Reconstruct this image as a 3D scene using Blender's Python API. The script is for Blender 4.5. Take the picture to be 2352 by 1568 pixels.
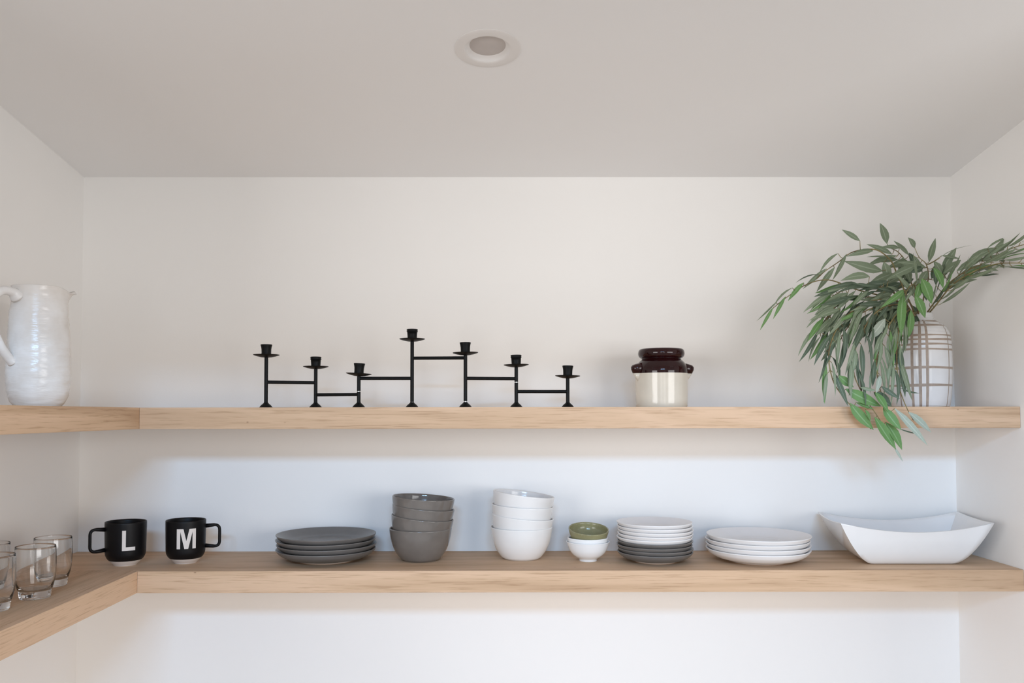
import bpy, bmesh, math, random
from mathutils import Vector, Matrix, noise

for o in list(bpy.data.objects):
    bpy.data.objects.remove(o, do_unlink=True)
SC = bpy.context.scene
COL = SC.collection
PI = math.pi

# ------------------------------------------------------------------ camera
EYE = 1.55                                   # camera height above the floor
F, PITCH, ROLL, YAW, CX, CY = 1900.0, 0.03346, -0.00118, -0.00366, 1148.17, 887.19
W, H = 2352, 1568


def cam_axes():
    cp, sp, cr, sr = math.cos(PITCH), math.sin(PITCH), math.cos(ROLL), math.sin(ROLL)
    f, u, r = Vector((0, cp, sp)), Vector((0, -sp, cp)), Vector((1, 0, 0))
    r2, u2 = cr * r + sr * u, -sr * r + cr * u
    Rz = Matrix.Rotation(YAW, 3, 'Z')
    return Rz @ r2, Rz @ u2, Rz @ f


RT, UP, FW = cam_axes()
cd = bpy.data.cameras.new('camera')
cd.sensor_fit = 'HORIZONTAL'
cd.sensor_width = 36
cd.lens = F / W * 36
cd.shift_x = (W / 2 - CX) / W
cd.shift_y = (CY - H / 2) / W
cd.clip_start = 0.02
cam = bpy.data.objects.new('camera', cd)
COL.objects.link(cam)
m = Matrix.Identity(4)
for i in range(3):
    m[i][0], m[i][1], m[i][2] = RT[i], UP[i], -FW[i]
m[2][3] = EYE
cam.matrix_world = m
SC.camera = cam


def ray(px, py):
    return FW + RT * ((px - CX) / F) + UP * ((CY - py) / F)


def at(px, py, Y):
    """the point of the room at depth Y that the photograph shows at (px, py)"""
    d = ray(px, py)
    p = d * (Y / d.y)
    return Vector((p.x, p.y, p.z + EYE))


# ------------------------------------------------------------------ light
world = bpy.data.worlds.new('world')
SC.world = world
world.use_nodes = True
bg = world.node_tree.nodes['Background']
bg.inputs[0].default_value = (1.0, 0.988, 0.98, 1)
bg.inputs[1].default_value = 0.46


def area(name, loc, target, sx, sy, power, col, spread=180):
    l = bpy.data.lights.new(name, 'AREA')
    l.shape = 'RECTANGLE'
    l.size, l.size_y, l.energy, l.color = sx, sy, power, col
    l.spread = math.radians(spread)
    o = bpy.data.objects.new(name, l)
    COL.objects.link(o)
    o.location = loc
    o.rotation_euler = (Vector(target) - Vector(loc)).to_track_quat('-Z', 'Y').to_euler()
    return o


# a high window across the room behind the camera (two panes of blue sky)
area('window_light', (-0.36, -2.25, EYE + 1.24), (0, 2.0, EYE - 0.1), 0.62, 0.30, 36, (0.36, 0.64, 1.0))
area('window_light', (0.36, -2.25, EYE + 1.24), (0, 2.0, EYE - 0.1), 0.62, 0.30, 36, (0.36, 0.64, 1.0))
# two large fill lights, added left and right behind the camera to lift the side walls
area('side_fill_light', (-2.9, -1.7, EYE + 0.0), (0.5, 2.1, EYE), 2.2, 1.4, 68, (1.0, 0.99, 0.985))
area('side_fill_light', (2.7, -1.7, EYE + 0.0), (-0.5, 2.1, EYE), 2.2, 1.4, 57, (1.0, 0.99, 0.985))
# glazed double door straight across the room
area('door_light', (-0.55, -2.7, EYE - 0.25), (0, 2.1, EYE), 0.8, 1.5, 6, (1.0, 0.99, 0.985))
area('door_light', (0.55, -2.7, EYE - 0.25), (0, 2.1, EYE), 0.8, 1.5, 6, (1.0, 0.99, 0.985))

vs = SC.view_settings
vs.view_transform = 'Standard'
vs.look = 'None'
vs.gamma = 1
vs.use_curve_mapping = False
vs.exposure = 0.0

# ------------------------------------------------------------------ geometry of the room (metres)
YB, YF = 2.173, 1.900
XL, XR, XE = -1.092, 1.2048, -0.8197
U_T, U_B = EYE + 0.01607, EYE - 0.0330       # upper shelf top / underside
L_T, L_B = EYE - 0.3568, EYE - 0.4060        # lower shelf
ZC, SLOPE = EYE + 0.6275, 0.139              # ceiling at the back wall, its rise towards the camera
Y0 = 0.45                                   # open front of the alcove


# ------------------------------------------------------------------ helpers
def link(name, me, parent=None, mats=()):
    for mt in mats:
        me.materials.append(mt)
    o = bpy.data.objects.new(name, me)
    COL.objects.link(o)
    if parent:
        o.parent = parent
    return o


def from_bm(name, bm, mat, parent=None, smooth=True, auto=None):
    bmesh.ops.recalc_face_normals(bm, faces=bm.faces)
    me = bpy.data.meshes.new(name)
    for f in bm.faces:
        f.smooth = smooth
    if auto is not None:
        for e in bm.edges:
            if len(e.link_faces) == 2 and e.calc_face_angle(0) > math.radians(auto):
                e.smooth = False
    bm.to_mesh(me)
    bm.free()
    mats = mat if isinstance(mat, (list, tuple)) else [mat]
    return link(name, me, parent, mats)


def tag(o, label, cat, group=None):
    o['label'] = label
    o['category'] = cat
    if group:
        o['group'] = group
    return o


def thing(name, label, cat, loc, rz=0, group=None):
    e = bpy.data.objects.new(name, None)
    e.empty_display_size = 0.03
    COL.objects.link(e)
    e.location = loc
    e.rotation_euler = (0, 0, rz)
    return tag(e, label, cat, group)


def copy_tree(o):
    c = o.copy()
    COL.objects.link(c)
    for ch in [x for x in COL.objects if x.parent is o]:
        k = ch.copy()
        COL.objects.link(k)
        k.parent = c
        for g in [x for x in COL.objects if x.parent is ch]:
            q = g.copy()
            COL.objects.link(q)
            q.parent = k
    return c


def struct(o):
    o['kind'] = 'structure'
    return o


def box_bm(x0, x1, y0, y1, z0, z1, bev=0.0):
    bm = bmesh.new()
    bmesh.ops.create_cube(bm, size=1)
    for v in bm.verts:
        v.co = Vector(((x0 + x1) / 2 + v.co.x * (x1 - x0), (y0 + y1) / 2 + v.co.y * (y1 - y0),
                       (z0 + z1) / 2 + v.co.z * (z1 - z0)))
    if bev:
        bmesh.ops.bevel(bm, geom=list(bm.edges), offset=bev, segments=2, affect='EDGES', profile=0.5)
    return bm


def crom(pts, n):
    """Catmull-Rom through pts, n steps per span"""
    out = []
    P = [Vector(p) for p in pts]
    for i in range(len(P) - 1):
        p0 = P[i - 1] if i else P[0] * 2 - P[1]
        p1, p2 = P[i], P[i + 1]
        p3 = P[i + 2] if i + 2 < len(P) else P[-1] * 2 - P[-2]
        for k in range(n):
            t = k / n
            out.append(0.5 * ((2 * p1) + (p2 - p0) * t + (2 * p0 - 5 * p1 + 4 * p2 - p3) * t * t
                              + (-p0 + 3 * p1 - 3 * p2 + p3) * t ** 3))
    out.append(P[-1].copy())
    return out


def prof(pts, n=4):
    """smooth (r,z) profile in mm -> m"""
    return [(max(p.x, 0) / 1000, p.y / 1000) for p in crom([Vector((a, b, 0)) for a, b in pts], n)]


def mm(pts):
    return [(a / 1000, b / 1000) for a, b in pts]


def lathe(profile, seg=64, angles=None, warp=None, facemat=None):
    bm = bmesh.new()
    A = angles or [2 * PI * k / seg for k in range(seg)]
    rings = []
    for j, (r, z) in enumerate(profile):
        if r < 1e-6:
            rings.append([bm.verts.new((0, 0, z))])
        else:
            ring = []
            for a in A:
                rr, zz = (r, z) if warp is None else warp(r, z, a, j)
                ring.append(bm.verts.new((rr * math.cos(a), rr * math.sin(a), zz)))
            rings.append(ring)
    n = len(A)
    for j in range(len(rings) - 1):
        a, b = rings[j], rings[j + 1]
        if len(a) == 1 and len(b) == 1:
            continue
        for k in range(n):
            k2 = (k + 1) % n
            if len(a) == 1:
                f = bm.faces.new((a[0], b[k], b[k2]))
            elif len(b) == 1:
                f = bm.faces.new((a[k], b[0], a[k2]))
            else:
                f = bm.faces.new((a[k], b[k], b[k2], a[k2]))
            if facemat:
                f.material_index = facemat(j, k)
    return bm


def tube_into(bm, pts, rad, n=10, flat=1.0, cap=True):
    """sweep a round (or flattened) section along pts; rad may be a list"""
    P = [Vector(p) for p in pts]
    R = rad if isinstance(rad, (list, tuple)) else [rad] * len(P)
    T = []
    for i in range(len(P)):
        a = P[max(i - 1, 0)]
        b = P[min(i + 1, len(P) - 1)]
        T.append((b - a).normalized())
    up = Vector((0, 0, 1)) if abs(T[0].z) < 0.9 else Vector((0, 1, 0))
    nrm = (up - T[0] * up.dot(T[0])).normalized()
    rings = []
    for i, p in enumerate(P):
        nrm = (nrm - T[i] * nrm.dot(T[i])).normalized()
        bn = T[i].cross(nrm)
        rings.append([bm.verts.new(p + (nrm * math.cos(a) + bn * math.sin(a) * flat) * R[i])
                      for a in [2 * PI * k / n for k in range(n)]])
    for i in range(len(rings) - 1):
        for k in range(n):
            bm.faces.new((rings[i][k], rings[i][(k + 1) % n], rings[i + 1][(k + 1) % n], rings[i + 1][k]))
    if cap:
        bm.faces.new(rings[0][::-1])
        bm.faces.new(rings[-1])
    return bm


def rounded_path(pts, rad, seg=6):
    P = [Vector(p) for p in pts]
    out = [P[0]]
    for i in range(1, len(P) - 1):
        a = (P[i - 1] - P[i]).normalized()
        b = (P[i + 1] - P[i]).normalized()
        p0, p2 = P[i] + a * rad, P[i] + b * rad
        for k in range(seg + 1):
            t = k / seg
            out.append(p0 * (1 - t) ** 2 + P[i] * 2 * t * (1 - t) + p2 * t * t)
    out.append(P[-1])
    return out


# ------------------------------------------------------------------ materials
def new_mat(name):
    mt = bpy.data.materials.new(name)
    mt.use_nodes = True
    nt = mt.node_tree
    return mt, nt, nt.nodes['Principled BSDF']


def nd(nt, typ, **kw):
    n = nt.nodes.new(typ)
    for k, v in kw.items():
        setattr(n, k, v)
    return n


def coords(nt, scale, space='Object', off=False):
    tc = nd(nt, 'ShaderNodeTexCoord')
    mp = nd(nt, 'ShaderNodeMapping')
    mp.inputs['Scale'].default_value = scale
    if off:
        oi = nd(nt, 'ShaderNodeObjectInfo')
        ad = nd(nt, 'ShaderNodeVectorMath', operation='ADD')
        nt.links.new(tc.outputs[space], ad.inputs[0])
        ml = nd(nt, 'ShaderNodeMath', operation='MULTIPLY')
        nt.links.new(oi.outputs['Random'], ml.inputs[0])
        ml.inputs[1].default_value = 37.0
        nt.links.new(ml.outputs[0], ad.inputs[1])
        nt.links.new(ad.outputs[0], mp.inputs[0])
    else:
        nt.links.new(tc.outputs[space], mp.inputs[0])
    return mp.outputs[0]


def tex_noise(nt, co, scale, detail=4, rough=0.5, dist=0.0):
    n = nd(nt, 'ShaderNodeTexNoise')
    n.inputs['Scale'].default_value = scale
    n.inputs['Detail'].default_value = detail
    n.inputs['Roughness'].default_value = rough
    n.inputs['Distortion'].default_value = dist
    nt.links.new(co, n.inputs['Vector'])
    return n.outputs['Fac']


def ramp(nt, fac, stops):
    r = nd(nt, 'ShaderNodeValToRGB')
    e = r.color_ramp.elements
    while len(e) < len(stops):
        e.new(0.5)
    for i, (p, c) in enumerate(stops):
        e[i].position = p
        e[i].color = (*c, 1)
    nt.links.new(fac, r.inputs[0])
    return r.outputs[0]


def bump(nt, b, hgt, strength, dist=0.001):
    n = nd(nt, 'ShaderNodeBump')
    n.inputs['Strength'].default_value = strength
    n.inputs['Distance'].default_value = dist
    nt.links.new(hgt, n.inputs['Height'])
    nt.links.new(n.outputs[0], b.inputs['Normal'])


def ceramic(name, col, rough=0.15, var=0.06, speck=None, coat=0.0, spec=0.5, nscale=25):
    mt, nt, b = new_mat(name)
    co = coords(nt, (1, 1, 1))
    f = tex_noise(nt, co, nscale, 3)
    lo = tuple(c * (1 - var) for c in col)
    hi = tuple(min(1, c * (1 + var)) for c in col)
    c = ramp(nt, f, [(0.3, lo), (0.7, hi)])
    if speck:
        f2 = tex_noise(nt, co, 420, 2)
        mx = nd(nt, 'ShaderNodeMix', data_type='RGBA')
        m2 = ramp(nt, f2, [(0.66, (0, 0, 0)), (0.72, (1, 1, 1))])
        nt.links.new(m2, mx.inputs[0])
        nt.links.new(c, mx.inputs[6])
        mx.inputs[7].default_value = (*speck, 1)
        c = mx.outputs[2]
    nt.links.new(c, b.inputs['Base Color'])
    b.inputs['Roughness'].default_value = rough
    b.inputs['Coat Weight'].default_value = coat
    b.inputs['Specular IOR Level'].default_value = spec
    bump(nt, b, tex_noise(nt, co, 60, 2), 0.04, 0.002)
    return mt


def wall_paint(name, col):
    mt, nt, b = new_mat(name)
    co = coords(nt, (1, 1, 1))
    f = tex_noise(nt, co, 1.5, 3)
    nt.links.new(ramp(nt, f, [(0.3, tuple(c * 0.985 for c in col)), (0.7, tuple(c * 1.01 for c in col))]),
                 b.inputs['Base Color'])
    b.inputs['Roughness'].default_value = 0.65
    b.inputs['Specular IOR Level'].default_value = 0.25
    bump(nt, b, tex_noise(nt, co, 320, 3), 0.12, 0.001)
    return mt


def oak(name, along):
    """pale oak, grain running along axis 0 or 1"""
    mt, nt, b = new_mat(name)
    s = [22.0, 22.0, 22.0]
    s[along] = 1.3
    co = coords(nt, tuple(s), off=True)
    big = tex_noise(nt, co, 0.9, 5, 0.55, 0.9)
    s2 = [300.0, 300.0, 300.0]
    s2[along] = 11.0
    co2 = coords(nt, tuple(s2), off=True)
    fine = tex_noise(nt, co2, 1.0, 3, 0.6)
    c1 = ramp(nt, big, [(0.28, (0.50, 0.328, 0.205)), (0.45, (0.62, 0.425, 0.275)), (0.60, (0.70, 0.488, 0.33)),
                        (0.78, (0.63, 0.432, 0.283))])
    c2 = ramp(nt, fine, [(0.32, (0.62, 0.55, 0.48)), (0.47, (1, 1, 1)), (1.0, (1.03, 1.03, 1.03))])
    mx = nd(nt, 'ShaderNodeMix', data_type='RGBA', blend_type='MULTIPLY')
    mx.inputs[0].default_value = 0.55
    nt.links.new(c1, mx.inputs[6])
    nt.links.new(c2, mx.inputs[7])
    # small dark specks and pin knots
    vo = nd(nt, 'ShaderNodeTexVoronoi')
    s3 = [21.0, 21.0, 21.0]
    s3[along] = 13.0
    nt.links.new(coords(nt, tuple(s3), off=True), vo.inputs['Vector'])
    vo.inputs['Scale'].default_value = 1.0
    kn = ramp(nt, vo.outputs['Distance'], [(0.015, (0.8, 0.8, 0.8)), (0.05, (0, 0, 0))])
    m2 = nd(nt, 'ShaderNodeMix', data_type='RGBA')
    nt.links.new(kn, m2.inputs[0])
    nt.links.new(mx.outputs[2], m2.inputs[6])
    m2.inputs[7].default_value = (0.20, 0.11, 0.06, 1)
    nt.links.new(m2.outputs[2], b.inputs['Base Color'])
    b.inputs['Roughness'].default_value = 0.6
    b.inputs['Specular IOR Level'].default_value = 0.16
    bump(nt, b, fine, 0.12, 0.0006)
    return mt


M_WALL = wall_paint('wall_paint', (0.92, 0.906, 0.886))
M_CEIL = wall_paint('ceiling_paint', (0.915, 0.915, 0.918))
M_FLOOR = oak('floor_wood', 1)
M_OAKX = oak('shelf_oak_lengthwise', 0)
M_OAKY = oak('shelf_oak_sideways', 1)
M_WHITE = ceramic('white_glaze', (0.84, 0.82, 0.80), 0.14, 0.02)
M_WHITE_M = ceramic('white_satin_glaze', (0.82, 0.80, 0.79), 0.30, 0.02)
M_PORC = ceramic('bright_white_porcelain', (0.88, 0.88, 0.88), 0.10, 0.01)
M_GREY = ceramic('warm_grey_glaze', (0.180, 0.158, 0.140), 0.10, 0.10)
M_CHAR = ceramic('charcoal_glaze', (0.150, 0.139, 0.131), 0.28, 0.08)
M_BISQUE = ceramic('bare_clay', (0.72, 0.63, 0.56), 0.6, 0.05)
M_BLACK = ceramic('matte_black_glaze', (0.005, 0.0045, 0.005), 0.42, 0.1, spec=0.22)
M_LETTER = ceramic('cream_letter_print', (0.78, 0.70, 0.64), 0.55, 0.03)
M_GREEN = ceramic('olive_speckled_glaze', (0.26, 0.245, 0.13), 0.16, 0.12, speck=(0.42, 0.40, 0.24))
M_CREAM = ceramic('cream_stoneware', (0.70, 0.64, 0.54), 0.12, 0.05)
M_BROWN = ceramic('dark_brown_glaze', (0.020, 0.0035, 0.004), 0.06, 0.3, spec=0.4)
M_BAND = ceramic('taupe_painted_band', (0.42, 0.335, 0.275), 0.35, 0.12, nscale=80)
M_VASE = ceramic('vase_white_glaze', (0.84, 0.835, 0.84), 0.14, 0.03)
M_TRIM = ceramic('white_enamel', (0.80, 0.78, 0.765), 0.35, 0.01)
M_LENS = ceramic('frosted_lens', (0.56, 0.52, 0.50), 0.45, 0.05)


def metal(name, col, rough, met):
    mt, nt, b = new_mat(name)
    co = coords(nt, (1, 1, 1))
    f = tex_noise(nt, co, 90, 3)
    nt.links.new(ramp(nt, f, [(0.3, tuple(c * 0.85 for c in col)), (0.7, tuple(c * 1.15 for c in col))]),
                 b.inputs['Base Color'])
    b.inputs['Roughness'].default_value = rough
    b.inputs['Metallic'].default_value = met
    return mt


M_IRON = metal('black_iron', (0.0045, 0.0045, 0.0045), 0.45, 0.0)
M_IRON.node_tree.nodes['Principled BSDF'].inputs['Specular IOR Level'].default_value = 0.16
M_STEEL = metal('bare_steel', (0.55, 0.55, 0.55), 0.3, 1.0)

mt, nt, b = new_mat('white_crackled_glaze')                      # the jug
co = coords(nt, (14, 14, 70))
f = tex_noise(nt, co, 1.0, 4, 0.6)
co2 = coords(nt, (1, 1, 1))
f2 = tex_noise(nt, co2, 9, 4, 0.6)
nt.links.new(ramp(nt, f2, [(0.25, (0.66, 0.60, 0.54)), (0.55, (0.80, 0.77, 0.74)), (0.8, (0.83, 0.81, 0.80))]),
             b.inputs['Base Color'])
b.inputs['Roughness'].default_value = 0.22
bump(nt, b, f, 0.35, 0.004)
M_JUG = mt

mt, nt, b = new_mat('clear_glass')
b.inputs['Transmission Weight'].default_value = 1.0
b.inputs['Roughness'].default_value = 0.0
b.inputs['IOR'].default_value = 1.46
f = tex_noise(nt, coords(nt, (1, 1, 1)), 30, 2)
nt.links.new(ramp(nt, f, [(0, (0.985, 0.99, 0.985)), (1, (1, 1, 1))]), b.inputs['Base Color'])
M_GLASS = mt


def leaf_mat(name, top, under):
    mt, nt, b = new_mat(name)
    co = coords(nt, (60, 260, 60))
    f = tex_noise(nt, co, 1.0, 3)
    ge = nd(nt, 'ShaderNodeNewGeometry')
    mx = nd(nt, 'ShaderNodeMix', data_type='RGBA')
    nt.links.new(ge.outputs['Backfacing'], mx.inputs[0])
    nt.links.new(ramp(nt, f, [(0.3, tuple(c * 0.72 for c in top)), (0.7, tuple(c * 1.2 for c in top))]), mx.inputs[6])
    nt.links.new(ramp(nt, f, [(0.3, tuple(c * 0.82 for c in under)), (0.7, tuple(c * 1.15 for c in under))]), mx.inputs[7])
    tc = nd(nt, 'ShaderNodeTexCoord')
    sx = nd(nt, 'ShaderNodeSeparateXYZ')
    nt.links.new(tc.outputs['UV'], sx.inputs[0])
    rib = ramp(nt, sx.outputs['Y'], [(0.42, (0, 0, 0)), (0.48, (0.45, 0.45, 0.45)), (0.52, (0.45, 0.45, 0.45)), (0.58, (0, 0, 0))])
    m3 = nd(nt, 'ShaderNodeMix', data_type='RGBA')
    nt.links.new(rib, m3.inputs[0])
    nt.links.new(mx.outputs[2], m3.inputs[6])
    m3.inputs[7].default_value = (*[min(1, c * 1.2 + 0.12) for c in under], 1)
    nt.links.new(m3.outputs[2], b.inputs['Base Color'])
    b.inputs['Roughness'].default_value = 0.5
    b.inputs['Specular IOR Level'].default_value = 0.35
    return mt


LEAF = {'s': leaf_mat('sage_leaf', (0.20, 0.255, 0.165), (0.29, 0.345, 0.25)),
        'g': leaf_mat('bright_green_leaf', (0.13, 0.265, 0.085), (0.20, 0.32, 0.155)),
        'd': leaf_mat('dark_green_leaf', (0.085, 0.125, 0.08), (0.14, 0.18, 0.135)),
        'p': leaf_mat('pale_leaf', (0.37, 0.43, 0.36), (0.45, 0.50, 0.45))}
mt, nt, b = new_mat('twig_bark')
f = tex_noise(nt, coords(nt, (40, 40, 40)), 1.0, 3)
nt.links.new(ramp(nt, f, [(0.35, (0.12, 0.075, 0.03)), (0.6, (0.26, 0.22, 0.09)), (0.8, (0.36, 0.27, 0.13))]), b.inputs['Base Color'])
b.inputs['Roughness'].default_value = 0.6
M_TWIG = mt

# ------------------------------------------------------------------ the setting
T = 0.10


def ceil_z(y):
    return ZC + SLOPE * (YB - y)


def wall_prism(name, x0, x1, y0, y1):
    """vertical wall slab whose top follows the sloping ceiling"""
    bm = bmesh.new()
    v = []
    for x in (x0, x1):
        for y in (y0, y1):
            for z in (0.0, ceil_z(y) + 0.06):
                v.append(bm.verts.new((x, y, z)))
    for q in ((0, 1, 3, 2), (4, 5, 7, 6), (0, 1, 5, 4), (2, 3, 7, 6), (1, 3, 7, 5), (0, 2, 6, 4)):
        bm.faces.new([v[i] for i in q])
    return struct(from_bm(name, bm, M_WALL, smooth=False))


wall_prism('wall_back', XL - T, XR + T, YB, YB + T)
wall_prism('wall_left', XL - T, XL, 0.80, YB)
wall_prism('wall_right', XR, XR + T, 1.25, YB)
struct(from_bm('floor', box_bm(XL - T, XR + T, Y0, YB + T, -0.06, 0.0), M_FLOOR, smooth=False))
# door head over the open front of the alcove
HEAD_Z = EYE + 0.51
struct(from_bm('wall_front', box_bm(XL, XR, Y0, Y0 + 0.1, HEAD_Z, ceil_z(Y0)), M_WALL, smooth=False))

# recessed light position on the sloping ceiling
d = ray(1120, 112)
tt = (ZC + SLOPE * YB - EYE) / (d.z + SLOPE * d.y)
LC = Vector((d.x * tt, d.y * tt, EYE + d.z * tt))
AX, AY = Vector((1, 0, 0)), Vector((0, 1, -SLOPE)).normalized()
AN = AX.cross(AY)                                             # ceiling normal (upwards)
R_TRIM = 0.0645
R_HOLE = R_TRIM * 0.80


def ceiling_mesh():
    bm = bmesh.new()
    x0, x1, y0, y1 = XL - T, XR + T, Y0, YB + T
    cx, cy = LC.x, LC.y
    corner = [math.atan2(y - cy, x - cx) for x in (x0, x1) for y in (y0, y1)]
    ang = sorted(set([round(a, 9) for a in [-PI + 2 * PI * k / 48 for k in range(48)] + corner]))
    inn, out, inn2, out2 = [], [], [], []
    for a in ang:
        ca, sa = math.cos(a), math.sin(a)
        p = LC + AX * (ca * R_HOLE) + AY * (sa * R_HOLE)
        k = min(((x1 - cx) / ca if ca > 1e-9 else (x0 - cx) / ca if ca < -1e-9 else 1e9),
                ((y1 - cy) / sa if sa > 1e-9 else (y0 - cy) / sa if sa < -1e-9 else 1e9))
        qx, qy = cx + ca * k, cy + sa * k
        q = Vector((qx, qy, ceil_z(qy)))
        inn.append(bm.verts.new(p))
        out.append(bm.verts.new(q))
        inn2.append(bm.verts.new(p + AN * 0.055))
        out2.append(bm.verts.new(q + AN * 0.055))
    n = len(ang)
    for i in range(n):
        j = (i + 1) % n
        bm.faces.new((inn[i], inn[j], out[j], out[i]))
        bm.faces.new((inn2[i], out2[i], out2[j], inn2[j]))
        bm.faces.new((inn[i], inn2[i], inn2[j], inn[j]))
        bm.faces.new((out[i], out[j], out2[j], out2[i]))
    return bm


struct(from_bm('ceiling', ceiling_mesh(), M_CEIL, smooth=False))


# ------------------------------------------------------------------ shelves
def shelf(label, zt, zb, along):
    fa = 0.016
    if along == 0:
        e = thing('floating_shelf', label, 'shelf', ((XE + XR) / 2, (YF + YB) / 2, zb))
        b1 = box_bm(XL + 0.0005, XR - 0.0005, YF + fa, YB - 0.0005, zb, zt)
        b2 = box_bm(XE + 0.0003, XR - 0.0005, YF, YF + fa, zb, zt, 0.0008)
        mt = M_OAKX
    else:
        e = thing('floating_shelf', label, 'shelf', ((XL + XE) / 2, (Y0 + YF) / 2, zb))
        b1 = box_bm(XL + 0.0005, XE - fa, 0.82, YF + fa - 0.0004, zb, zt)
        b2 = box_bm(XE - fa, XE, 0.82, YF + fa - 0.0004, zb, zt, 0.0008)
        mt = M_OAKY
    off = Matrix.Translation(-Vector(e.location))
    for nm, bm in (('shelf_board', b1), ('front_board', b2)):
        bmesh.ops.transform(bm, matrix=off, verts=bm.verts)
        from_bm(nm, bm, mt, e, smooth=False)
    return e


shelf('upper oak floating shelf along the back wall, carrying the black candle holder', U_T, U_B, 0)
shelf('upper oak floating shelf on the left wall under the white jug', U_T, U_B, 1)
shelf('lower oak floating shelf along the back wall, carrying plates and bowls', L_T, L_B, 0)
shelf('lower oak floating shelf on the left wall under the clear glasses', L_T, L_B, 1)

# ------------------------------------------------------------------ recessed ceiling light
dl = thing('recessed_light', 'round white recessed ceiling light set in the sloping ceiling', 'ceiling light', LC)
mw = Matrix.Identity(4)
for i in range(3):
    mw[i][0], mw[i][1], mw[i][2] = AX[i], AY[i], AN[i]
dl.rotation_euler = mw.to_euler()
k = R_TRIM * 1000
from_bm('trim_ring', lathe(mm([(k * 0.67, -0.6), (k * 0.69, -2.2), (k * 0.74, -2.8), (k * 0.96, -2.0), (k, -0.6), (k, -0.05), (k * 0.72, -0.05),
                               (k * 0.67, -0.6)]), 72), M_TRIM, dl, auto=50)
from_bm('baffle', lathe(mm([(k * 0.685, -1.8), (k * 0.655, 1.5), (k * 0.60, 5.5), (k * 0.555, 6.5), (k * 0.545, 7.2), (k * 0.545, 9), (k * 0.70, 9), (k * 0.72, 1),
                            (k * 0.72, -1)]), 72), M_TRIM, dl, auto=50)
from_bm('lens', lathe(mm([(0, 6.2), (k * 0.3, 6.4), (k * 0.543, 7.2), (k * 0.543, 11), (0, 11)]), 72), M_LENS, dl, auto=50)


# ------------------------------------------------------------------ jug
def jug():
    c = at(87, 931, 1.655)
    view = Vector((c.x, c.y, 0)).normalized()
    right = Vector((view.y, -view.x, 0))
    sp = (right * math.cos(math.radians(24)) + view * math.sin(math.radians(24)))
    e = thing('jug', 'tall white rough-glazed jug at the left end of the upper shelf', 'jug', (c.x, c.y, U_T), math.atan2(sp.y, sp.x))
    HT = 238.0
    outer = prof([(0, 0), (38, 0), (43, 2), (49, 11), (55, 28), (58, 63), (57.5, 100), (56, 132), (54, 165), (52, 192), (49.5, 215), (49, 228), (50, 238)], 5)
    inner = prof([(47.5, 238), (46, 225), (48, 192), (52, 132), (54, 63), (48, 22), (30, 8), (0, 7)], 4)
    P = outer + inner

    def warp(r, z, a, j):
        a = (a + PI) % (2 * PI) - PI
        hz = z * 1000
        t = max(0.0, (hz - 195) / 43)
        g = math.exp(-(a / 0.36) ** 2)
        g2 = math.exp(-(a / 0.75) ** 2)
        rr = r + 0.0215 * g * t ** 1.9 * (1.0 if j < len(outer) else 0.92)
        zz = z + (0.002 * g - 0.011 * g2 * (1 - 0.95 * g)) * t * t - (0.0065 * g * t ** 8 if j < len(outer) else 0)
        # hand-thrown rings and dents on the outside
        if j < len(outer) and z > 0.004:
            nn = noise.noise(Vector((math.cos(a) * 2.2, math.sin(a) * 2.2, z * 140))) * 0.0009
            nn += noise.noise(Vector((math.cos(a) * 1.2, math.sin(a) * 1.2, z * 22 + 7))) * 0.0012
            rr += nn
        return rr, zz
    P2 = []
    for i in range(len(P) - 1):                      # denser rings for the thrown texture
        a_, b_ = P[i], P[i + 1]
        nn = max(1, int(math.hypot(b_[0] - a_[0], b_[1] - a_[1]) / 0.0025)) if i < len(outer) else 1
        for q in range(nn):
            P2.append((a_[0] + (b_[0] - a_[0]) * q / nn, a_[1] + (b_[1] - a_[1]) * q / nn))
        if i == len(outer) - 1:
            mark = len(P2)
    P2.append(P[-1])
    outer = P2[:mark]

    def warp2(r, z, a, j):
        return warp(r, z, a, j)
    from_bm('body', lathe(P2, 96, warp=warp2), M_JUG, e)
    pts = crom([(-0.046, 0, 0.214), (-0.058, 0, 0.222), (-0.078, 0, 0.222), (-0.094, 0, 0.208), (-0.099, 0, 0.180), (-0.094, 0, 0.145),
                (-0.080, 0, 0.115), (-0.063, 0, 0.094), (-0.054, 0, 0.086)], 5)
    n = len(pts)
    rad = [0.0085 + 0.006 * max(0, 1 - i / 7) ** 1.5 + 0.002 * max(0, (i - n + 5) / 5) for i in range(n)]
    bm = bmesh.new()
    tube_into(bm, pts, rad, 14, 1.15)
    bmesh.ops.rotate(bm, verts=bm.verts, cent=(0, 0, 0), matrix=Matrix.Rotation(math.radians(12), 3, 'Z'))
    from_bm('handle', bm, M_JUG, e)


jug()


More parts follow.
